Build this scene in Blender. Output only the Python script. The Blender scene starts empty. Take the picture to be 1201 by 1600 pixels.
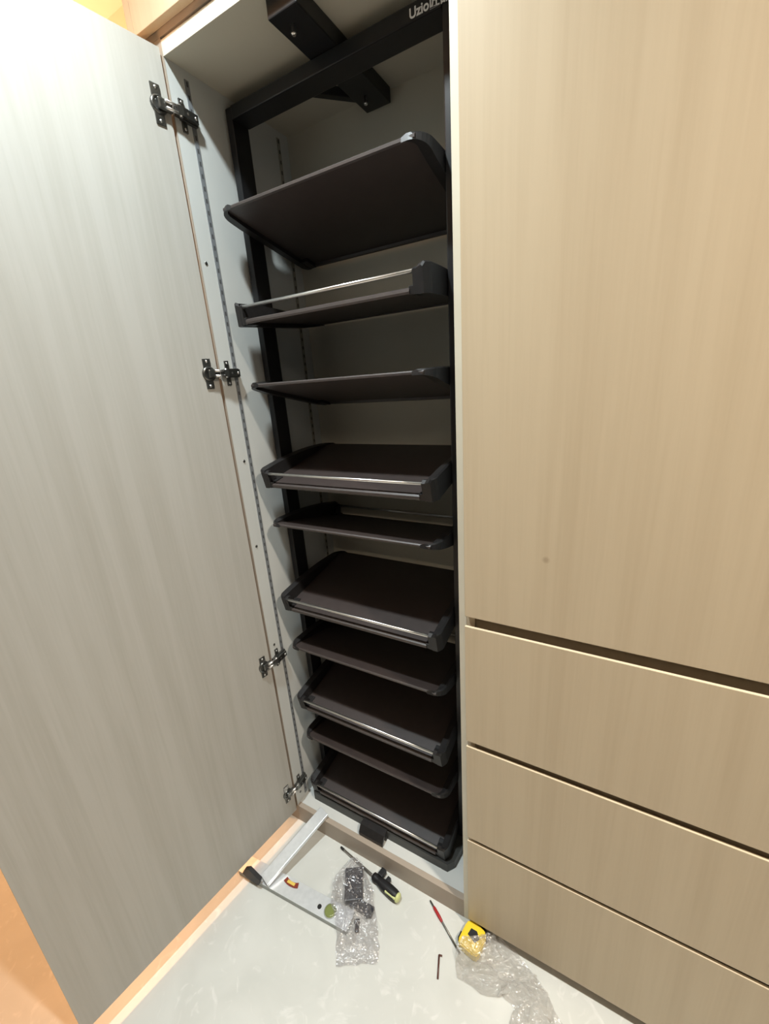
import bpy, bmesh, math, random
from mathutils import Vector, Matrix, noise
random.seed(7)
SC = bpy.context.scene
COL = SC.collection
PI = math.pi

# ------------------------------------------------------------------ camera
FPX = 645.92                                   # focal length in pixels of the 1201 px wide frame
cam = bpy.data.cameras.new('camera')
cam.sensor_fit = 'HORIZONTAL'
cam.sensor_width = 36.0
cam.lens = 36.0 * FPX / 1201.0
cam.clip_start = 0.02
camo = bpy.data.objects.new('camera', cam)
COL.objects.link(camo)
right = Vector((0.86751723, 0.49259641, -0.06901182))
up = -Vector((0.09170083, -0.29475162, -0.95116373))
fwd = Vector((-0.48888119, 0.81882248, -0.3008736))
mw = Matrix((right, up, -fwd)).transposed().to_4x4()
mw.translation = Vector((0, 0, 1.5))
camo.matrix_world = mw
SC.camera = camo

# ------------------------------------------------------------------ world, lamps, exposure
world = bpy.data.worlds.new('world')
SC.world = world
world.use_nodes = True
bg = world.node_tree.nodes['Background']
bg.inputs[0].default_value = (1.0, 0.94, 0.86, 1)
bg.inputs[1].default_value = 0.04

def lamp(name, kind, loc, energy, color, size, aim=None, shape='DISK', spread=None):
    l = bpy.data.lights.new(name, kind)
    l.energy = energy
    l.color = color
    if kind == 'AREA':
        l.shape = shape
        l.size = size
        if spread: l.spread = spread
    else:
        l.shadow_soft_size = size
    o = bpy.data.objects.new(name, l)
    COL.objects.link(o)
    o.location = loc
    if aim is not None:
        o.rotation_euler = (Vector(aim) - Vector(loc)).to_track_quat('-Z', 'Y').to_euler()
    return o

lamp('ceiling_downlight', 'AREA', (-0.60, 0.34, 2.645), 17.5, (0.86, 0.97, 1.0), 0.08, (-0.60, 0.34, 0), spread=math.radians(125))
lamp('second_downlight', 'AREA', (0.90, 0.30, 2.645), 36.0, (1.0, 0.88, 0.74), 0.11, (0.90, 0.30, 0), spread=math.radians(135))
lamp('room_fill_light', 'AREA', (0.75, -1.30, 2.64), 6.0, (1.0, 0.90, 0.76), 0.45, (0.75, -1.30, 0))  # weak fill added behind the camera, no lamp seen there
lamp('warm_side_lamp', 'POINT', (-2.05, 0.42, 2.00), 92.0, (1.0, 0.50, 0.22), 0.05)

SC.view_settings.view_transform = 'Standard'
SC.view_settings.look = 'None'
SC.view_settings.exposure = 0.0
SC.view_settings.gamma = 1.0
SC.view_settings.use_curve_mapping = False

# ------------------------------------------------------------------ materials
M = {}
def mat(name, color, rough=0.5, metal=0.0, spec=0.5, coat=0.0):
    m = bpy.data.materials.new(name)
    m.use_nodes = True
    b = m.node_tree.nodes['Principled BSDF']
    b.inputs['Base Color'].default_value = (*color, 1)
    b.inputs['Roughness'].default_value = rough
    b.inputs['Metallic'].default_value = metal
    b.inputs['Specular IOR Level'].default_value = spec
    b.inputs['Coat Weight'].default_value = coat
    M[name] = m
    return m

def nodes(m):
    nt = m.node_tree
    return nt, nt.nodes, nt.links, nt.nodes['Principled BSDF']

def grain(name, c0, c1, rough, scale=(26, 26, 0.9), bump=0.06, fine=1.0, spot=None, spec=0.35):
    """laminate with a vertical wood grain (object z is the grain direction)"""
    m = mat(name, c0, rough, spec=spec)
    nt, N, L, b = nodes(m)
    tc = N.new('ShaderNodeTexCoord')
    mp = N.new('ShaderNodeMapping'); mp.inputs['Scale'].default_value = scale
    L.new(tc.outputs['Object'], mp.inputs[0])
    n1 = N.new('ShaderNodeTexNoise'); n1.inputs['Scale'].default_value = 1.0
    n1.inputs['Detail'].default_value = 5; n1.inputs['Roughness'].default_value = 0.62
    n1.inputs['Distortion'].default_value = 0.5
    L.new(mp.outputs[0], n1.inputs['Vector'])
    mp2 = N.new('ShaderNodeMapping'); mp2.inputs['Scale'].default_value = (scale[0]*6, scale[1]*6, scale[2]*5)
    L.new(tc.outputs['Object'], mp2.inputs[0])
    n2 = N.new('ShaderNodeTexNoise'); n2.inputs['Scale'].default_value = 1.0; n2.inputs['Detail'].default_value = 3
    L.new(mp2.outputs[0], n2.inputs['Vector'])
    ad = N.new('ShaderNodeMath'); ad.operation = 'MULTIPLY_ADD'
    ad.inputs[1].default_value = 0.35 * fine
    L.new(n2.outputs[0], ad.inputs[0]); L.new(n1.outputs[0], ad.inputs[2])
    cr = N.new('ShaderNodeValToRGB')
    cr.color_ramp.elements[0].position = 0.42; cr.color_ramp.elements[0].color = (*c1, 1)
    cr.color_ramp.elements[1].position = 0.80; cr.color_ramp.elements[1].color = (*c0, 1)
    L.new(ad.outputs[0], cr.inputs[0])
    out = cr.outputs[0]
    if spot:                                    # one small knot in the laminate
        mp3 = N.new('ShaderNodeMapping'); mp3.vector_type = 'POINT'
        mp3.inputs['Location'].default_value = (-spot[0], -spot[1], -spot[2])
        L.new(tc.outputs['Object'], mp3.inputs[0])
        ln = N.new('ShaderNodeVectorMath'); ln.operation = 'LENGTH'
        L.new(mp3.outputs[0], ln.inputs[0])
        rr = N.new('ShaderNodeMapRange')
        rr.inputs[1].default_value = 0.003; rr.inputs[2].default_value = 0.008
        rr.inputs[3].default_value = 0.38; rr.inputs[4].default_value = 0.0
        L.new(ln.outputs[1], rr.inputs[0])
        mx = N.new('ShaderNodeMix'); mx.data_type = 'RGBA'
        mx.inputs[7].default_value = (0.20, 0.13, 0.08, 1)
        L.new(rr.outputs[0], mx.inputs[0]); L.new(out, mx.inputs[6])
        out = mx.outputs[2]
    L.new(out, b.inputs['Base Color'])
    bp = N.new('ShaderNodeBump'); bp.inputs['Strength'].default_value = bump; bp.inputs['Distance'].default_value = 0.002
    L.new(ad.outputs[0], bp.inputs['Height']); L.new(bp.outputs[0], b.inputs['Normal'])
    return m

def mottled(name, c0, c1, rough, scale, bump=0.0, spec=0.4):
    m = mat(name, c0, rough, spec=spec)
    nt, N, L, b = nodes(m)
    tc = N.new('ShaderNodeTexCoord')
    n = N.new('ShaderNodeTexNoise'); n.inputs['Scale'].default_value = scale; n.inputs['Detail'].default_value = 6
    L.new(tc.outputs['Object'], n.inputs['Vector'])
    cr = N.new('ShaderNodeValToRGB')
    cr.color_ramp.elements[0].position = 0.35; cr.color_ramp.elements[0].color = (*c1, 1)
    cr.color_ramp.elements[1].position = 0.65; cr.color_ramp.elements[1].color = (*c0, 1)
    L.new(n.outputs[0], cr.inputs[0]); L.new(cr.outputs[0], b.inputs['Base Color'])
    if bump:
        bp = N.new('ShaderNodeBump'); bp.inputs['Strength'].default_value = bump; bp.inputs['Distance'].default_value = 0.001
        L.new(n.outputs[0], bp.inputs['Height']); L.new(bp.outputs[0], b.inputs['Normal'])
    return m

grain('oak_laminate', (0.540, 0.447, 0.312), (0.488, 0.396, 0.270), 0.42, spot=None)
grain('oak_laminate_knot', (0.540, 0.447, 0.312), (0.488, 0.396, 0.270), 0.42, spot=(0.155, -0.018, 0.155))
grain('pale_laminate', (0.465, 0.448, 0.408), (0.405, 0.386, 0.342), 0.40, bump=0.10)
mottled('white_laminate', (0.60, 0.61, 0.585), (0.57, 0.58, 0.555), 0.45, 3.0)
mottled('beige_laminate', (0.56, 0.525, 0.43), (0.535, 0.50, 0.41), 0.55, 4.0)
mottled('cream_edging', (0.72, 0.68, 0.56), (0.68, 0.64, 0.52), 0.4, 12.0)
mottled('oak_edging_lit', (0.64, 0.54, 0.39), (0.60, 0.50, 0.36), 0.42, 12.0)  # oak tone with the light on the drawer lips painted in
mottled('taupe_board', (0.40, 0.335, 0.27), (0.36, 0.30, 0.24), 0.5, 6.0)
mottled('wall_paint', (0.72, 0.66, 0.58), (0.70, 0.64, 0.56), 0.7, 5.0)
mottled('ceiling_paint', (0.80, 0.79, 0.76), (0.78, 0.77, 0.74), 0.8, 5.0)
mottled('black_metal', (0.012, 0.012, 0.013), (0.009, 0.009, 0.010), 0.38, 60.0, 0.03)
mottled('shelf_brown', (0.040, 0.029, 0.026), (0.034, 0.024, 0.022), 0.45, 40.0, 0.05, 0.85)
mottled('cap_black', (0.020, 0.018, 0.018), (0.015, 0.014, 0.014), 0.38, 80.0, 0.04, 0.35)
mottled('base_grey', (0.045, 0.045, 0.042), (0.038, 0.038, 0.035), 0.40, 60.0, 0.04)
mat('chrome', (0.86, 0.85, 0.83), 0.30, 1.0)
mat('nickel_dark', (0.16, 0.16, 0.15), 0.28, 0.9)
mottled('standard_grey', (0.20, 0.21, 0.22), (0.17, 0.18, 0.19), 0.45, 30.0)
mat('slot_black', (0.01, 0.01, 0.01), 0.8)
mat('slot_grey', (0.06, 0.06, 0.06), 0.8)
mottled('standard_beige', (0.34, 0.32, 0.27), (0.31, 0.29, 0.24), 0.5, 30.0)
mottled('aluminium', (0.80, 0.83, 0.85), (0.74, 0.77, 0.79), 0.36, 70.0)
M['aluminium'].node_tree.nodes['Principled BSDF'].inputs['Metallic'].default_value = 0.55
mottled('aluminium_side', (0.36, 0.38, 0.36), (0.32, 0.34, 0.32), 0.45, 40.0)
mat('vial_red', (0.22, 0.035, 0.02), 0.3)
mat('vial_amber', (0.75, 0.55, 0.12), 0.15)
mat('vial_green', (0.20, 0.24, 0.08), 0.12)
mottled('rubber_black', (0.014, 0.014, 0.016), (0.010, 0.010, 0.011), 0.5, 60.0)
mat('lime_plastic', (0.62, 0.66, 0.30), 0.35)
mat('steel', (0.42, 0.41, 0.40), 0.3, 1.0)
mat('red_plastic', (0.38, 0.018, 0.02), 0.35)
mat('yellow_plastic', (0.85, 0.62, 0.03), 0.35)
mat('dark_plastic', (0.016, 0.016, 0.024), 0.4)
mat('brown_plastic', (0.10, 0.035, 0.025), 0.4)
mat('white_ink', (0.75, 0.75, 0.73), 0.5)

# floor: pale stone-look tile with faint veins and flecks
m = mat('stone_tile', (0.6, 0.6, 0.56), 0.33, spec=0.4)
nt, N, L, b = nodes(m)
tc = N.new('ShaderNodeTexCoord')
n1 = N.new('ShaderNodeTexNoise'); n1.inputs['Scale'].default_value = 5.0; n1.inputs['Detail'].default_value = 8; n1.inputs['Distortion'].default_value = 0.8
n2 = N.new('ShaderNodeTexNoise'); n2.inputs['Scale'].default_value = 16.0; n2.inputs['Detail'].default_value = 6; n2.inputs['Distortion'].default_value = 2.2
L.new(tc.outputs['Object'], n1.inputs['Vector']); L.new(tc.outputs['Object'], n2.inputs['Vector'])
c1 = N.new('ShaderNodeValToRGB')
c1.color_ramp.elements[0].position = 0.32; c1.color_ramp.elements[0].color = (0.57, 0.585, 0.555, 1)
c1.color_ramp.elements[1].position = 0.70; c1.color_ramp.elements[1].color = (0.65, 0.665, 0.635, 1)
L.new(n1.outputs[0], c1.inputs[0])
c2 = N.new('ShaderNodeValToRGB')
c2.color_ramp.elements[0].position = 0.58; c2.color_ramp.elements[0].color = (0, 0, 0, 1)
c2.color_ramp.elements[1].position = 0.80; c2.color_ramp.elements[1].color = (1, 1, 1, 1)
L.new(n2.outputs[0], c2.inputs[0])
mx = N.new('ShaderNodeMix'); mx.data_type = 'RGBA'; mx.inputs[7].default_value = (0.74, 0.745, 0.72, 1)
L.new(c2.outputs[0], mx.inputs[0]); L.new(c1.outputs[0], mx.inputs[6])
L.new(mx.outputs[2], b.inputs['Base Color'])

# clear plastic film
def film(name, tint, body, fac):
    m = bpy.data.materials.new(name); m.use_nodes = True
    nt = m.node_tree; N = nt.nodes; L = nt.links
    b = N['Principled BSDF']
    b.inputs['Base Color'].default_value = (*body, 1)
    b.inputs['Roughness'].default_value = 0.13
    b.inputs['Specular IOR Level'].default_value = 0.9
    t = N.new('ShaderNodeBsdfTransparent'); t.inputs[0].default_value = (*tint, 1)
    mx = N.new('ShaderNodeMixShader')
    lw = N.new('ShaderNodeLayerWeight'); lw.inputs[0].default_value = 0.35
    ma = N.new('ShaderNodeMath'); ma.operation = 'MULTIPLY_ADD'; ma.inputs[1].default_value = 0.22; ma.inputs[2].default_value = fac
    ma.use_clamp = True
    L.new(lw.outputs['Facing'], ma.inputs[0]); L.new(ma.outputs[0], mx.inputs[0])
    L.new(t.outputs[0], mx.inputs[1]); L.new(b.outputs[0], mx.inputs[2])
    gl = N.new('ShaderNodeBsdfGlossy'); gl.inputs['Roughness'].default_value = 0.17
    tc = N.new('ShaderNodeTexCoord')
    vn = N.new('ShaderNodeTexNoise'); vn.inputs['Scale'].default_value = 75.0; vn.inputs['Detail'].default_value = 2; vn.inputs['Distortion'].default_value = 1.5
    L.new(tc.outputs['Object'], vn.inputs['Vector'])
    bp = N.new('ShaderNodeBump'); bp.inputs['Strength'].default_value = 0.8; bp.inputs['Distance'].default_value = 0.006
    L.new(vn.outputs[0], bp.inputs['Height']); L.new(bp.outputs[0], gl.inputs['Normal']); L.new(bp.outputs[0], b.inputs['Normal'])
    m2 = N.new('ShaderNodeMixShader')
    mb_ = N.new('ShaderNodeMath'); mb_.operation = 'MULTIPLY_ADD'; mb_.inputs[1].default_value = 0.16; mb_.inputs[2].default_value = 0.11
    L.new(lw.outputs['Facing'], mb_.inputs[0]); L.new(mb_.outputs[0], m2.inputs[0])
    L.new(mx.outputs[0], m2.inputs[1]); L.new(gl.outputs[0], m2.inputs[2])
    L.new(m2.outputs[0], N['Material Output'].inputs[0])
    M[name] = m
film('clear_film', (0.975, 0.97, 0.975), (0.80, 0.78, 0.79), 0.05)
film('clear_film_soft', (0.985, 0.98, 0.975), (0.90, 0.87, 0.84), 0.06)

# ------------------------------------------------------------------ mesh helpers
class MB:
    """collects shapes; build() links them as ONE mesh object"""
    def __init__(self): self.bm = bmesh.new()
    def _mat(self, faces, mi):
        for f in faces: f.material_index = mi
    def box(self, x0, x1, y0, y1, z0, z1, bev=0.0, mi=0):
        r = bmesh.ops.create_cube(self.bm, size=1.0)
        vs = r['verts']
        for v in vs:
            v.co = Vector((x0 + (v.co.x + .5) * (x1 - x0), y0 + (v.co.y + .5) * (y1 - y0), z0 + (v.co.z + .5) * (z1 - z0)))
        fs = list({f for v in vs for f in v.link_faces})
        self._mat(fs, mi)
        if bev:
            es = list({e for v in vs for e in v.link_edges})
            r2 = bmesh.ops.bevel(self.bm, geom=es, offset=bev, segments=2, affect='EDGES', profile=0.6)
            self._mat(r2['faces'], mi)
            vs = list({v for f in r2['faces'] for v in f.verts} | {v for v in vs if v.is_valid})
        return vs
    def xform(self, vs, mtx):
        for v in vs:
            if v.is_valid: v.co = mtx @ v.co
    def prism(self, pts, a0, a1, axis='x', mi=0):
        """closed polygon pts extruded along an axis from a0 to a1"""
        def P(p, a):
            if axis == 'x': return Vector((a, p[0], p[1]))
            if axis == 'y': return Vector((p[0], a, p[1]))
            return Vector((p[0], p[1], a))
        A = [self.bm.verts.new(P(p, a0)) for p in pts]
        B = [self.bm.verts.new(P(p, a1)) for p in pts]
        fs = [self.bm.faces.new(A[::-1]), self.bm.faces.new(B)]
        n = len(pts)
        for i in range(n):
            fs.append(self.bm.faces.new((A[i], A[(i+1) % n], B[(i+1) % n], B[i])))
        self._mat(fs, mi)
        return A + B
    def lathe(self, prof, p0, p1, seg=16, mi=0, sx=1.0):
        """profile [(t along p0-p1 in metres, radius)]"""
        p0 = Vector(p0); p1 = Vector(p1); d = (p1 - p0).normalized()
        a = d.cross(Vector((0, 0, 1)))
        a = Vector((1, 0, 0)) if a.length < 1e-4 else a.normalized()
        c = d.cross(a)
        rings = []
        for t, r in prof:
            rings.append([self.bm.verts.new(p0 + d*t + a*(r*sx*math.cos(2*PI*k/seg)) + c*(r*math.sin(2*PI*k/seg))) for k in range(seg)])
        fs = []
        for q in range(len(rings) - 1):
            for k in range(seg):
                fs.append(self.bm.faces.new((rings[q][k], rings[q][(k+1) % seg], rings[q+1][(k+1) % seg], rings[q+1][k])))
        fs.append(self.bm.faces.new(rings[0][::-1])); fs.append(self.bm.faces.new(rings[-1]))
        for f in fs[:-2]: f.smooth = True
        self._mat(fs, mi)
        return [v for r in rings for v in r]
    def tube(self, p0, p1, r, seg=12, mi=0):
        return self.lathe([(0, r), ((Vector(p1) - Vector(p0)).length, r)], p0, p1, seg, mi)
    def build(self, name, mats, parent=None, loc=(0, 0, 0), origin=(0, 0, 0)):
        """vertices are given relative to parent space; origin moves the object's own origin"""
        o_ = Vector(origin)
        for v in self.bm.verts: v.co -= o_
        bmesh.ops.recalc_face_normals(self.bm, faces=self.bm.faces)
        me = bpy.data.meshes.new(name)
        self.bm.to_mesh(me); self.bm.free()
        for x in (mats if isinstance(mats, (list, tuple)) else [mats]): me.materials.append(M[x])
        o = bpy.data.objects.new(name, me)
        COL.objects.link(o)
        o.parent = parent
        o.location = Vector(loc) + o_
        return o

def tag(o, label=None, cat=None, group=None, kind=None):
    if label: o['label'] = label
    if cat: o['category'] = cat
    if group: o['group'] = group
    if kind: o['kind'] = kind
    return o
def empty(name, loc, rz=0.0):
    o = bpy.data.objects.new(name, None); COL.objects.link(o)
    o.empty_display_size = 0.05
    o.location = loc; o.rotation_euler = (0, 0, rz)
    return o
def W(o):                                        # world -> child space of an unrotated thing
    return -Vector(o.location)
def shift(mb, v):
    for q in mb.bm.verts: q.co += v
def part(parent, name, mats, fn, origin_world=None):
    """fn(mb) draws in world coordinates"""
    mb = MB(); fn(mb)
    shift(mb, W(parent))
    org = (Vector(origin_world) + W(parent)) if origin_world else (0, 0, 0)
    return mb.build(name, mats, parent, origin=org)

# ------------------------------------------------------------------ measures (metres; the camera stands at x=0, y=0)
YF = 0.752                  # front edges of the carcasses
YD = 0.734                  # faces of doors and drawers
YB = 1.124                  # inner back
XL = -0.900                 # inner left side of the shoe cabinet
XR = -0.279                 # inner right side
ZB = 0.072                  # shoe cabinet floor
ZT = 2.170                  # shoe cabinet ceiling

# ------------------------------------------------------------------ room shell
mb = MB(); mb.box(-4.0, 3.0, -3.0, 1.25, -0.05, 0.0)
tag(mb.build('floor', 'stone_tile'), 'pale stone-look tiled floor with faint white veins', kind='structure')
mb = MB(); mb.box(-4.0, 3.0, 1.146, 1.25, 0.0, 2.70)
tag(mb.build('wall_back', 'wall_paint'), 'painted wall behind the built-in wardrobe', kind='structure')
mb = MB(); mb.box(-4.0, 3.0, -3.0, 1.146, 2.70, 2.75)
tag(mb.build('ceiling', 'ceiling_paint'), 'white painted ceiling above the wardrobe', kind='structure')
mb = MB(); mb.box(-0.976, -0.9575, 0.736, 1.144, 0.0, 2.70, 0.0008)
tag(mb.build('trim_1', 'oak_laminate'), 'narrow wood filler strip left of the wardrobe', kind='structure')

# ------------------------------------------------------------------ shoe cabinet
cab = empty('shoe_cabinet', (-0.59, 0.94, 0.0))
tag(cab, 'tall pale wood shoe cabinet with its door standing wide open', 'cabinet')
part(cab, 'side_panel', ['white_laminate', 'taupe_board'], lambda b: (b.box(-0.956, XL, YF + .0012, 1.14, 0.0, 2.20), b.box(-0.956, XL, YF, YF + .0012, 0.0, 2.20, mi=1)))
def _part(b):
    b.box(XR, -0.2625, YF + .0012, 1.14, 0.0, 2.20)
    b.box(XR, -0.2625, YF, YF + .0012, 0.0, 2.20, mi=1)
part(cab, 'side_panel', ['white_laminate', 'cream_edging'], _part)
part(cab, 'back_panel', 'beige_laminate', lambda b: b.box(XL, XR, YB, 1.14, 0.0, 2.20))
def _top(b):
    b.box(XL, XR, YF + .0012, YB, ZT, ZT + .026)
    b.box(XL, XR, YF, YF + .0012, ZT, ZT + .026, mi=1)
part(cab, 'top_panel', ['beige_laminate', 'cream_edging'], _top)  # white laminate in shade; the darker beige paints that shade in
part(cab, 'bottom_panel', 'white_laminate', lambda b: b.box(XL, XR, YF + .016, YB, ZB - .018, ZB))
part(cab, 'plinth', 'taupe_board', lambda b: b.box(XL, XR, YF, YF + .016, 0.0, ZB, 0.0006))
def standard(y):
    def fn(b):
        b.box(XL, XL + .0016, y - .0055, y + .0055, 0.085, 2.152)
        z = 0.10
        while z < 2.145:
            b.box(XL + .0016, XL + .0019, y - .0020, y + .0020, z, z + .009, mi=1)
            z += 0.024
    return fn
for y in (0.800, 1.083):
    o = part(cab, 'shelf_standard', ['standard_grey' if y < 1 else 'standard_beige', 'slot_grey'], standard(y))
    o['label'] = 'slotted metal shelf standard'
for (y, z) in ((0.768, 1.795), (0.770, 1.07), (0.772, 0.735), (0.775, 0.112), (0.779, 1.318)):
    part(cab, 'screw', 'nickel_dark', lambda b: b.lathe([(0, .0042), (.0012, .0040), (.0018, .002)], (XL - .0002, y, z), (XL + .01, y, z), 10))

# door: local x runs from the hinge edge outward, local -y is the inner (visible) face
DW, DT = 0.665, 0.018
hx, hy = -0.9004, 0.7455
ang = math.atan2(-0.98958215, -0.14396931)
mb = MB()
mb.box(0.0, DW, -DT, -0.0008, 0.060, 2.182, 0.001)
mb.box(0.0005, DW - .0005, -0.0008, 0.0, 0.0605, 2.1815, mi=1)
door = mb.build('door', ['oak_laminate', 'pale_laminate'], cab)
door.location = Vector((hx, hy, 0)) + W(cab)
door.rotation_euler = (0, 0, ang)
door['label'] = 'open cabinet door with pale wood-grain inner face'
inv = (Matrix.Translation((hx, hy, 0)) @ Matrix.Rotation(ang, 4, 'Z')).inverted()

def hinge_mesh():
    """in world axes about z=0: cup flange on the open door, links across the gap, arm on the side panel"""
    b = MB()
    T = Matrix.Translation((hx, hy, 0)) @ Matrix.Rotation(ang, 4, 'Z')
    # flange on the door face (door-local: x along the door, y out of the face)
    pts = [(0.021, -.035), (0.044, -.035), (0.044, -.016), (0.036, -.018)]
    v = b.box(0.017, 0.037, 0.0, 0.0028, -.035, .035, 0.0009)
    b.xform(v, T)
    v = b.lathe([(0, .0175), (.004, .0172), (.0055, .0145), (.0056, .0125), (.0020, .011)], (0.025, 0.0, 0), (0.025, .02, 0), 20); b.xform(v, T)
    v = b.box(0.000, 0.030, 0.002, 0.012, -.010, .010, 0.003); b.xform(v, T)
    for s in (-1, 1):
        v = b.lathe([(0, .0036), (.001, .0034), (.0018, .001)], (0.0265, .0026, s*.0285), (0.0265, .02, s*.0285), 10, 1); b.xform(v, T)
    # two bright links from the cup to the arm
    for s, r in ((-1, .0030), (1, .0030)):
        b.tube((-0.889, 0.728, s*.006), (-0.886, 0.762, s*.006), r, 8, 1)
    b.tube((-0.887, 0.760, -.011), (-0.887, 0.760, .011), .0034, 10, 1)
    # arm body along the side panel
    v = b.prism([(-.8985, .752), (-.884, .752), (-.882, .765), (-.885, .803), (-.8985, .803)], -.0085, .0085, 'z')
    # cross-shaped mounting plate
    b.box(-.8998, -.896, .768, .780, -.030, .030, 0.0008)
    b.box(-.8998, -.892, .764, .806, -.011, .011, 0.001)
    for y in (.775, .797):
        b.lathe([(0, .0038), (.0015, .0036), (.002, .0015)], (-.8845, y, 0), (-.87, y, 0), 10, 1)
    b.lathe([(0, .0032), (.001, .003), (.0016, .001)], (-.896, .774, .024), (-.87, .774, .024), 10, 1)
    b.lathe([(0, .0032), (.001, .003), (.0016, .001)], (-.896, .774, -.024), (-.87, .774, -.024), 10, 1)
    for q in b.bm.verts: q.co = inv @ q.co
    return b
h0 = None
for z in (2.078, 1.547, 0.688, 0.163):
    if h0 is None:
        h = h0 = hinge_mesh().build('hinge', ['nickel_dark', 'chrome'], door)
        h['label'] = 'dark metal concealed hinge'
    else:
        h = h0.copy(); COL.objects.link(h); h.parent = door
    h.location = (0, 0, z)

# ------------------------------------------------------------------ drawer wardrobe on the right
DX1 = 0.400
ward = empty('drawer_wardrobe', (0.07, 0.94, 0.0))
tag(ward, 'light oak wardrobe with tall door above wide handleless drawers', 'wardrobe')
def _carc(b):
    b.box(-0.262, -0.244, YF, 1.14, 0.0, 2.20)
    b.box(DX1 - .018, DX1, YF, 1.14, 0.0, 2.20)
    b.box(-0.244, DX1 - .018, 1.124, 1.14, 0.0, 2.20)
    b.box(-0.244, DX1 - .018, YF, 1.124, 2.170, 2.196)
    for z in (0.352, 0.666, 0.993):                # rails behind the finger gaps
        b.box(-0.244, DX1 - .018, YF + .012, YF + .030, z - .03, z + .06)
    b.box(-0.244, DX1 - .018, YF, 1.124, 0.050, 0.068)
part(ward, 'carcass', 'oak_laminate', _carc)
part(ward, 'plinth', 'taupe_board', lambda b: b.box(-0.244, DX1 - .018, YF + .004, YF + .020, 0.0, 0.050))
o = part(ward, 'door', 'oak_laminate_knot', lambda b: b.box(-0.2600, DX1, YD, YF - .001, 1.0155, 2.185, 0.0012), (-0.2600, YF - .001, 1.0155))
def drawer_front(z0, z1):
    def fn(b):
        # board with a thin finger lip in front of a recess; its top edging is coloured lighter, as if lit
        yb = YF - .001
        b.prism([(YD, z0), (yb, z0), (yb, z1 - .034), (YD + .006, z1 - .026), (YD + .006, z1 - .0012), (YD, z1 - .0012)], -0.2600, DX1, 'x')
        b.box(-0.2600, DX1, YD, YD + .006, z1 - .0012, z1, mi=1)
    return fn
for z0, z1 in ((0.682, 0.991), (0.364, 0.664), (0.041, 0.351)):
    part(ward, 'drawer_front', ['oak_laminate', 'oak_edging_lit'], drawer_front(z0, z1), (-0.26, YF - .001, z0))

# ------------------------------------------------------------------ loft cabinet above
loft = empty('loft_cabinet', (-0.275, 0.94, 2.20))
tag(loft, 'overhead loft cabinet above the shoe cabinet, only its lower corner showing', 'cabinet')
part(loft, 'carcass', 'taupe_board', lambda b: (b.box(-0.955, DX1, YF, 1.14, 2.2005, 2.2185), b.box(-0.955, DX1, 1.12, 1.14, 2.2185, 2.695),
     b.box(-0.955, -0.937, YF, 1.12, 2.2185, 2.695), b.box(DX1 - .018, DX1, YF, 1.12, 2.2185, 2.695), b.box(-0.937, DX1 - .018, YF, 1.12, 2.677, 2.695)))
part(loft, 'door', 'oak_laminate', lambda b: b.box(-0.954, -0.264, YD, YF - .001, 2.212, 2.690, 0.001))
part(loft, 'door', 'oak_laminate', lambda b: b.box(-0.260, DX1, YD, YF - .001, 2.212, 2.690, 0.001))

# ------------------------------------------------------------------ revolving shoe rack
RX, RY = -0.609, 0.955
rack = empty('shoe_rack', (RX, RY, ZB))
tag(rack, 'dark brown revolving shoe rack of ten tilted shelves inside the open cabinet', 'shoe rack')
PX = 0.274                                         # half distance between post centres
for s in (-1, 1):
    part(rack, 'post', 'black_metal', lambda b: b.box(RX + s*PX - .010, RX + s*PX + .010, .895, .945, ZB + .003, 2.138, 0.0025))
part(rack, 'top_beam', 'black_metal', lambda b: b.box(RX - PX + .010, RX + PX - .010, .893, .947, 2.111, 2.138, 0.0025))
def _plate(b):
    b.box(-0.634, -0.566, .775, 1.118, 2.139, ZT, 0.002)
part(rack, 'ceiling_plate', 'black_metal', _plate)
def brace(x0, y0, x1, y1):
    def fn(b):
        d = Vector((x1 - x0, y1 - y0, 0)); Ln = d.length
        v = b.box(0, Ln, -.009, .009, 2.150, ZT - .001, 0.0015)
        b.xform(v, Matrix.Translation((x0, y0, 0)) @ Matrix.Rotation(math.atan2(d.y, d.x), 4, 'Z'))
    return fn
part(rack, 'brace', 'black_metal', brace(-0.760, 0.945, -0.628, 1.090))
for (x, y) in ((-0.603, .808), (-0.603, 1.06), (-0.668, .985)):
    z = 2.139 if x > -0.65 else ZT
    part(rack, 'screw', 'chrome', lambda b: b.lathe([(0, .0035), (.012, .0035), (.0122, .0055), (.016, .0035)], (x, y, z), (x, y, z - .05), 10))
# lettering on the front of the top beam
cu = bpy.data.curves.new('lettering', 'FONT')
cu.body = 'Uzio\u5320\u54c1'
cu.size = 0.0205; cu.extrude = 0.0003; cu.offset = 0.0004
tmp = bpy.data.objects.new('lettering_tmp', cu); COL.objects.link(tmp)
dg = bpy.context.evaluated_depsgraph_get()
me = bpy.data.meshes.new_from_object(tmp.evaluated_get(dg))
bpy.data.objects.remove(tmp)
me.materials.clear(); me.materials.append(M['white_ink'])
lt = bpy.data.objects.new('lettering', me); COL.objects.link(lt)
lt.parent = rack
lt.location = Vector((-0.4066, .8927, 2.1160)) + W(rack)
lt.rotation_euler = (PI/2, 0, 0)
lt['label'] = 'white brand lettering'

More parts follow.
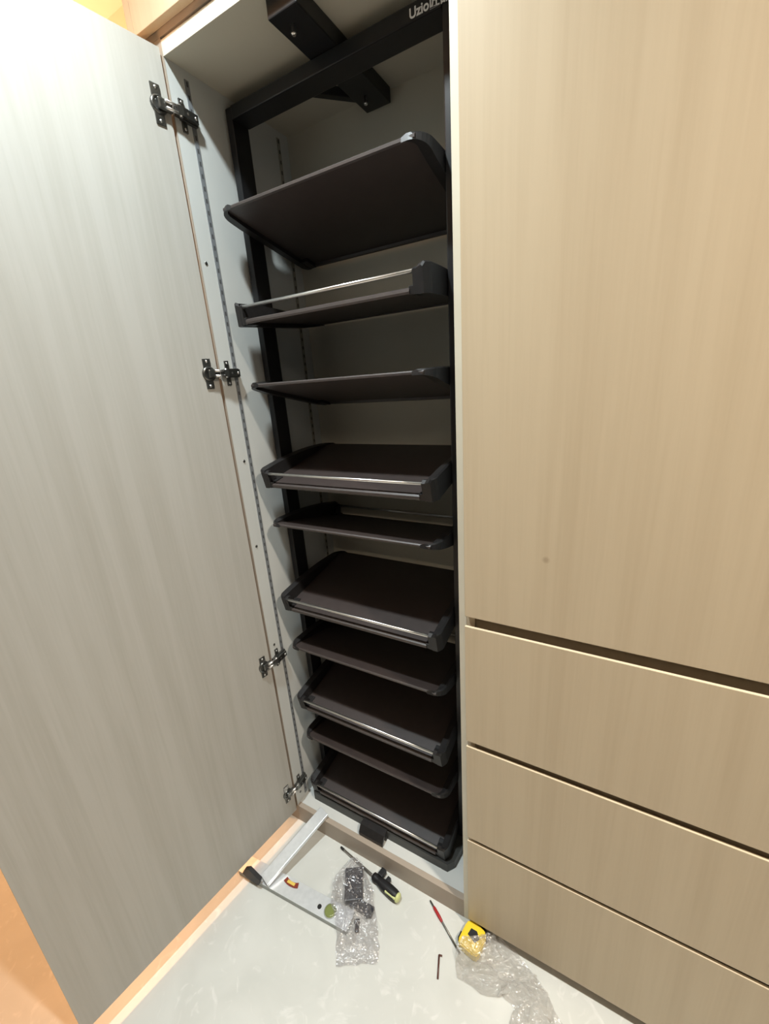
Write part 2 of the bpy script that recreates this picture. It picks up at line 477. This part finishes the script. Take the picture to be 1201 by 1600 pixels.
# base of the rack: chamfered box on the cabinet floor, foot pedal in front
def _base(b):
    x0, x1, y0, y1 = RX - .262, RX + .284, .800, 1.085
    pts = [(x0 + .012, y0), (x1 - .022, y0 - .002), (x1 - .006, y0 + .018), (x1, y0 + .062), (x1, y1 - .03), (x1 - .02, y1), (x0 + .02, y1), (x0, y1 - .03), (x0, y0 + .012)]
    b.prism(pts, ZB, ZB + .031, 'z')
part(rack, 'bottom_beam', 'base_grey', _base)
def _pedal(b):
    b.prism([(.820, .103), (.820, .110), (.781, .107), (.767, .086), (.767, .076), (.771, .076), (.784, .098)], -.646, -.556, 'x')
    b.box(-.646, -.556, .79, .80, .0725, .101)
part(rack, 'foot_pedal', 'cap_black', _pedal)

# shelves -----------------------------------------------------------
HW, HD = 0.2625, 0.155
def cap_stations():
    ys = [-HD, -HD + .004, -HD + .010, -HD + .016]
    ys += [-HD + .016 + (2*HD - .052)*k/9 for k in range(1, 10)]
    ys += [HD - .036 + .036*math.sin(PI/2*k/6) for k in range(1, 7)]
    out = []
    for y in ys:
        t = (y + HD) / (2*HD)
        top = .039 * (1 - max(0.0, (t - .06) / .94) ** 2.2) + .003
        if y < -HD + .003: top -= .007
        bot = -.013 + .004 * max(0.0, t - .8) / .2
        inset = 0.0
        if y > HD - .036: inset = .030 - .030*math.sqrt(max(0.0, 1 - ((y - HD + .036)/.036)**2))
        if y < -HD + .016: inset = .010*((-HD + .016 - y)/.016)**1.5
        out.append((y, top, bot, inset))
    return out
def mesh_plate():
    b = MB()
    w = HW - .018
    # dished plate: flat with a soft rise toward the open side and rounded rims
    pts = [(-HD + .003, -.0035), (-HD + .003, .001), (HD - .006, .001), (HD - .002, .0005), (HD, -.0025), (HD - .001, -.0065), (HD - .005, -.0075), (HD - .007, -.0035)]
    b.prism(pts, -w, w, 'x')
    return b.build('shelf', 'shelf_brown', rack)
def mesh_cap(s):
    b = MB(); bm = b.bm
    rings = []
    for y, top, bot, ins in cap_stations():
        xo = s*(HW - ins); xi = s*(HW - .020 - max(0.0, ins - .006))
        rings.append([bm.verts.new(p) for p in ((xi, y, bot), (xo, y, bot), (xo, y, top - .003), (xo - s*.004, y, top), (xi, y, top - .004))])
    for q in range(len(rings) - 1):
        for k in range(5):
            bm.faces.new((rings[q][k], rings[q][(k+1) % 5], rings[q+1][(k+1) % 5], rings[q+1][k]))
    bm.faces.new(rings[0]); bm.faces.new(rings[-1][::-1])
    # corner block and rail socket at the rail side
    u0, u1 = sorted((s*(HW - .042), s*(HW - .019)))
    b.box(u0, u1, -HD + .001, -HD + .044, -.012, .0045, 0.0015)
    k0, k1 = sorted((s*(HW - .032), s*(HW - .018)))
    b.prism([(-HD + .0005, -.012), (-HD + .0005, .031), (-HD + .010, .036), (-HD + .018, .034), (-HD + .030, .002), (-HD + .030, -.012)], k0, k1, 'x')
    return b.build('end_cap', 'cap_black', None)
def mesh_rail():
    b = MB(); b.tube((-HW + .028, -HD + .005, .029), (HW - .028, -HD + .005, .029), .0038, 10)
    return b.build('rail', 'chrome', None)
def mesh_lip():
    b = MB(); b.prism([(-HD - .001, -.010), (-HD - .002, -.006), (-HD - .001, -.001), (-HD + .004, .0015), (-HD + .008, -.001), (-HD + .006, -.010)], -HW + .040, HW - .040, 'x')
    return b.build('front_lip', 'shelf_brown', None)
shelf0 = mesh_plate(); caps = [mesh_cap(-1), mesh_cap(1)]; rail0 = mesh_rail(); lip0 = mesh_lip()
for q in caps + [rail0, lip0]: q.parent = shelf0
rail0['label'] = 'chrome stop rail'
T12 = math.radians(12.0)
levels = [(1.874, 'B', T12), (1.675, 'A', math.radians(3.0)), (1.484, 'B', T12), (1.283, 'A', T12), (1.102, 'B', T12),
          (0.894, 'A', T12), (0.690, 'B', T12), (0.520, 'A', T12), (0.332, 'B', T12), (0.147, 'A', math.radians(10))]
first = True
for z, kind, tilt in levels:
    if first:
        s = shelf0
    else:
        s = shelf0.copy(); COL.objects.link(s); s.parent = rack
        for ch in caps + [rail0, lip0]:
            c = ch.copy(); COL.objects.link(c); c.parent = s
    first = False
    s.location = Vector((RX, RY, z)) + W(rack)
    s.rotation_euler = (tilt, 0, 0 if kind == 'A' else PI)

# ------------------------------------------------------------------ tools on the floor
lev = empty('angle_level', (-0.80, 0.58, 0.0))
tag(lev, 'silver aluminium folding angle level propped on the cabinet plinth', 'level tool')
def oriented(b, p0, p1, wid, z0, z1, mi=0, bev=0.001):
    d = Vector((p1[0] - p0[0], p1[1] - p0[1], 0)); Ln = d.length
    v = b.box(0, Ln, 0, wid, z0, z1, bev, mi)
    b.xform(v, Matrix.Translation((p0[0], p0[1], 0)) @ Matrix.Rotation(math.atan2(d.y, d.x), 4, 'Z'))
def _stock(b):
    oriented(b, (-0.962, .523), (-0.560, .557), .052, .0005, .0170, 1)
    oriented(b, (-0.962, .5235), (-0.560, .5575), .051, .0170, .0185, 0, 0.0004)
stock = part(lev, 'stock', ['aluminium', 'aluminium_side'], _stock)
def slab(p0, p1, width, thick, b, mi=0, bev=0.001):
    p0 = Vector(p0); p1 = Vector(p1); d = (p1 - p0); Ln = d.length; d.normalize()
    side = d.cross(Vector((0, 0, 1))).normalized(); nrm = side.cross(d)
    v = b.box(0, Ln, -width/2, width/2, -thick/2, thick/2, bev, mi)
    R = Matrix((d, side, nrm)).transposed().to_4x4(); R.translation = p0
    b.xform(v, R)
part(lev, 'blade', 'aluminium', lambda b: slab((-0.857, .537, .030), (-0.792, .772, .084), .040, .012, b))
def _cap(b):
    v = b.prism([(-.030, .014), (-.014, .003), (.034, .000), (.044, .026), (.004, .052), (-.018, .036)], -.006, .006, 'y')
    b.xform(v, Matrix.Translation((-0.906, .527, .0190)) @ Matrix.Rotation(math.radians(4), 4, 'Z'))
part(lev, 'end_cap', 'rubber_black', _cap)
def _vial(b):
    n = 10; pts = []
    for i in range(n + 1):
        a = -0.9 + 1.8*i/n
        pts.append((.034*math.sin(a), -.014*math.cos(a) + .004))
    for i in range(n, -1, -1):
        a = -0.9 + 1.8*i/n
        pts.append((.028*math.sin(a), -.014*math.cos(a) + .017))
    v = b.prism(pts, .0185, .0215, 'z')
    v += b.box(-.014, .014, -.0055, .0025, .0214, .0224, 0, 1)
    b.xform(v, Matrix.Translation((-0.782, .577, 0)) @ Matrix.Rotation(math.radians(4), 4, 'Z'))
part(lev, 'vial', ['vial_red', 'vial_amber'], _vial)['label'] = 'red and amber spirit vial'
part(lev, 'round_vial', ['aluminium_side', 'vial_green'], lambda b: (b.lathe([(0, .0195), (.0015, .0195), (.002, .0175)], (-0.629, .575, .0185), (-0.629, .575, .05), 24),
     b.lathe([(0, .0175), (.002, .0170), (.003, .012)], (-0.629, .575, .0195), (-0.629, .575, .05), 24, 1)))['label'] = 'green round spirit vial'
part(lev, 'hole', 'slot_black', lambda b: b.lathe([(0, .0065), (.0006, .0065)], (-0.665, .569, .0184), (-0.665, .569, .05), 16))

# screwdriver with a black and lime handle
def build_screwdriver():
    p0 = Vector((-0.710, .741, .006)); p1 = Vector((-0.566, .715, .013)); p2 = Vector((-0.466, .697, .0165))
    t = empty('screwdriver', ((p0.x + p2.x)/2, (p0.y + p2.y)/2, 0.0))
    tag(t, 'screwdriver with black and lime handle lying beside the cabinet plinth', 'screwdriver')
    L1 = (p1 - p0).length
    part(t, 'shaft', 'steel', lambda b: b.lathe([(0, .0015), (.002, .0030), (L1*.97, .0032), (L1, .0032)], p0, p1, 12))
    part(t, 'tip', 'rubber_black', lambda b: b.lathe([(0, .0018), (.002, .0036), (.016, .0037), (.017, .003)], p0 - (p1-p0).normalized()*.001, p1, 12))
    L2 = (p2 - p1).length
    part(t, 'handle', 'rubber_black', lambda b: b.lathe([(0, .007), (.003, .0115), (.012, .0130), (.020, .0105), (.028, .0120), (.045, .0150), (.070, .0160), (.088, .0155), (L2 - .006, .0140), (L2 - .002, .011)], p1, p2, 18))
    d = (p2 - p1).normalized()
    side = Vector((-d.y, d.x, 0)).normalized()
    def lug(off, out, ln, h):
        def fn(b):
            c = p1 + d*off + side*(.010)
            slab(c, c + side*out, ln, h, b, 0, 0.003)
        return fn
    part(t, 'grip_lug', 'rubber_black', lug(.020, .024, .018, .018))
    part(t, 'grip_lug', 'rubber_black', lug(.048, .016, .013, .016))
    part(t, 'handle_end', 'lime_plastic', lambda b: b.lathe([(0, .0135), (.004, .0130), (.007, .010), (.0085, .005)], p2 - d*.004, p2 + d*.05, 18))
    def stripe(b):
        c0 = p1 + d*.060 - side*.0125 + Vector((0, 0, .0065)); c1 = p1 + d*.098 - side*.0105 + Vector((0, 0, .0065))
        slab(c0, c1, .006, .008, b, 0, 0.002)
    part(t, 'handle_stripe', 'lime_plastic', stripe)
build_screwdriver()

# thin red driver leaning out from the plinth
p0 = Vector((-0.382, .742, .004)); p1 = Vector((-0.262, .668, .004)); d = (p1 - p0).normalized()
t = empty('slim_screwdriver', ((p0.x+p1.x)/2, (p0.y+p1.y)/2, 0.0))
tag(t, 'slim red-handled driver lying on the tiles next to yellow tape measure', 'screwdriver')
part(t, 'shaft', 'nickel_dark', lambda b: b.lathe([(0, .0018), (.003, .0026), ((p1-p0).length, .0026)], p0, p1, 10))
part(t, 'handle', 'red_plastic', lambda b: b.lathe([(0, .0030), (.006, .0044), (.030, .0046), (.040, .0036), (.043, .0028)], p0 + d*.018, p1, 12))

# tape measure
tm = empty('tape_measure', (-0.238, .708, 0.0), math.radians(-10))
tag(tm, 'yellow tape measure half covered by crumpled clear film', 'tape measure')
b = MB()
prof = [(-.026, 0), (.026, 0), (.030, .006), (.029, .030), (.022, .041), (.008, .046), (-.012, .046), (-.024, .040), (-.030, .026), (-.030, .006)]
v = b.prism([(x, z - .002) for x, z in [(-.024, -.033), (.022, -.033), (.029, -.026), (.030, .020), (.024, .031), (.010, .035), (-.014, .035), (-.026, .030), (-.030, .020), (-.030, -.026)]], .001, .028, 'z')
bmesh.ops.bevel(b.bm, geom=list(b.bm.edges), offset=.003, segments=2, affect='EDGES')
b.build('case', 'yellow_plastic', tm)
b = MB(); b.prism([(-.020, .034), (.010, .0345), (.024, .031), (.030, .020), (.033, .021), (.027, .034), (.011, .038), (-.020, .0375)], .004, .026, 'z')
b.build('bumper', 'rubber_black', tm)
b = MB(); b.prism([(-.014, -.004), (.010, -.010), (.017, .004), (.004, .016), (-.012, .013)], .0275, .0295, 'z')
b.build('badge', 'rubber_black', tm)
b = MB(); b.box(-.0345, -.029, -.024, -.006, .004, .022, .001)
b.build('tape_mouth', 'rubber_black', tm)

# small dark stick
b = MB(); b.tube((-.311, .640, .0025), (-.296, .594, .0025), .0024, 8); b.tube((-.311, .640, .0025), (-.303, .642, .0025), .0022, 8)
o = b.build('hex_key', 'brown_plastic', None, origin=(-.303, .617, 0))
tag(o, 'short thin dark brown hex key lying alone on the tiles', 'hex key')

# ------------------------------------------------------------------ plastic bags
def crumple(rows, amp, seed, hfun, nt, ns, jit=.36, under=lambda x, y: (0.0, 0.0)):
    """rows: (left_xy, right_xy) pairs along the bag; closed double-skinned film of sharp creased facets"""
    rnd = random.Random(seed)
    b = MB(); bm = b.bm
    def edge(s, side):
        k = s * (len(rows) - 1); i = min(int(k), len(rows) - 2); f = k - i
        return Vector(rows[i][side]).lerp(Vector(rows[i+1][side]), f)
    top, low = {}, {}
    for i in range(ns + 1):
        for j in range(nt + 1):
            rim = i in (0, ns) or j in (0, nt)
            s = i/ns; t = j/nt
            if not rim:
                s += rnd.uniform(-jit, jit)/ns; t += rnd.uniform(-jit, jit)/nt
            p = edge(s, 0).lerp(edge(s, 1), t)
            p += Vector((rnd.uniform(-.004, .004), rnd.uniform(-.004, .004))) if rim else Vector((0, 0))
            z = .003 + (rnd.random()*.003 if rim else hfun(s, t) + amp*rnd.uniform(-.6, .6))
            sup, inside = under(p.x, p.y)          # what the film lies on, and what lies in it
            top[i, j] = bm.verts.new((p.x, p.y, max(z, sup + .003, sup + inside + .004)))
            low[i, j] = top[i, j] if rim else bm.verts.new((p.x, p.y, sup + .0012))
    for g in (top, low):
        for i in range(ns):
            for j in range(nt):
                a, c, d, e = g[i, j], g[i+1, j], g[i+1, j+1], g[i, j+1]
                for tri in (((a, c, d), (a, d, e)) if rnd.random() < .5 else ((a, c, e), (c, d, e))):
                    if bm.faces.get(tri) is None: bm.faces.new(tri)
    return b

def over_level(x, y):
    u = (x + .962)*math.cos(.0844) + (y - .523)*math.sin(.0844); v = -(x + .962)*math.sin(.0844) + (y - .523)*math.cos(.0844)
    sup = .0215 if u < .418 and -.012 < v < .066 else 0.0
    inside = .021 if (y > .600 and math.hypot(x + .60, y - .66) < .085) else 0.0
    return sup, inside
def over_tape(x, y):
    dx, dy = x + .238, y - .708
    return (.0305 if abs(dx) < .046 and abs(dy) < .052 else 0.0), 0.0
def bump(s, t, h, s0=0.0, s1=1.0):
    u = (s - s0)/(s1 - s0)
    if u <= 0 or u >= 1: return 0.0
    return h * math.sin(PI*u)**.6 * math.sin(PI*min(max(t, 0.001), .999))**.6

rows = [((-.648, .722), (-.632, .728)), ((-.668, .672), (-.585, .708)), ((-.662, .634), (-.545, .675)), ((-.640, .598), (-.515, .640)),
        ((-.603, .558), (-.488, .610)), ((-.570, .524), (-.464, .580)), ((-.548, .490), (-.448, .545))]
bag = crumple(rows, .015, 3, lambda s, t: bump(s, t, .030, -.05, .80) + .003, 8, 17, under=over_level).build('plastic_bag', 'clear_film', None, origin=(-.56, .61, 0))
tag(bag, 'clear plastic bag holding black plastic parts', 'plastic bag')
def blackpart(name, label, p0, p1, w, th, extra):
    b = MB()
    slab(p0, p1, w, th, b, 0, .003)
    extra(b)
    o = b.build(name, 'dark_plastic', None, origin=((p0[0]+p1[0])/2, (p0[1]+p1[1])/2, 0.0))
    tag(o, label, 'plastic part', 'black parts inside the clear bag')
blackpart('plastic_bracket', 'large black plastic bracket at the top of the clear bag', (-.630, .704, .011), (-.582, .628, .013), .056, .018,
          lambda b: (slab((-.600, .690, .018), (-.585, .660, .018), .018, .014, b, 0, .002),))
blackpart('plastic_clip', 'smaller dark plastic clip in the middle of the clear bag', (-.592, .628, .009), (-.518, .634, .009), .026, .014,
          lambda b: (slab((-.545, .640, .012), (-.525, .618, .012), .012, .016, b, 0, .002),))
blackpart('plastic_peg', 'short dark plastic peg lowest of the parts inside the clear bag', (-.548, .596, .009), (-.536, .574, .009), .011, .010,
          lambda b: (slab((-.551, .599, .009), (-.547, .592, .009), .016, .010, b, 0, .002),))

lefts = [(-.222, .708), (-.268, .690), (-.272, .655), (-.250, .620), (-.200, .620), (-.152, .630), (-.146, .643), (-.104, .638), (-.114, .600), (-.104, .540), (-.092, .480)]
rights = [(-.176, .752), (-.150, .748), (-.128, .742), (-.105, .730), (-.085, .722), (-.068, .712), (-.055, .702), (-.040, .692), (-.020, .676), (.005, .650), (.030, .600)]
rows = list(zip(lefts, rights))
film2 = crumple(rows, .032, 11, lambda s, t: bump(s, t, .038, -.10, 1.05), 11, 24, under=over_tape).build('plastic_film', 'clear_film_soft', None, origin=(-.13, .64, 0))
tag(film2, 'crumpled clear plastic film heaped against the drawer base', 'plastic wrap')
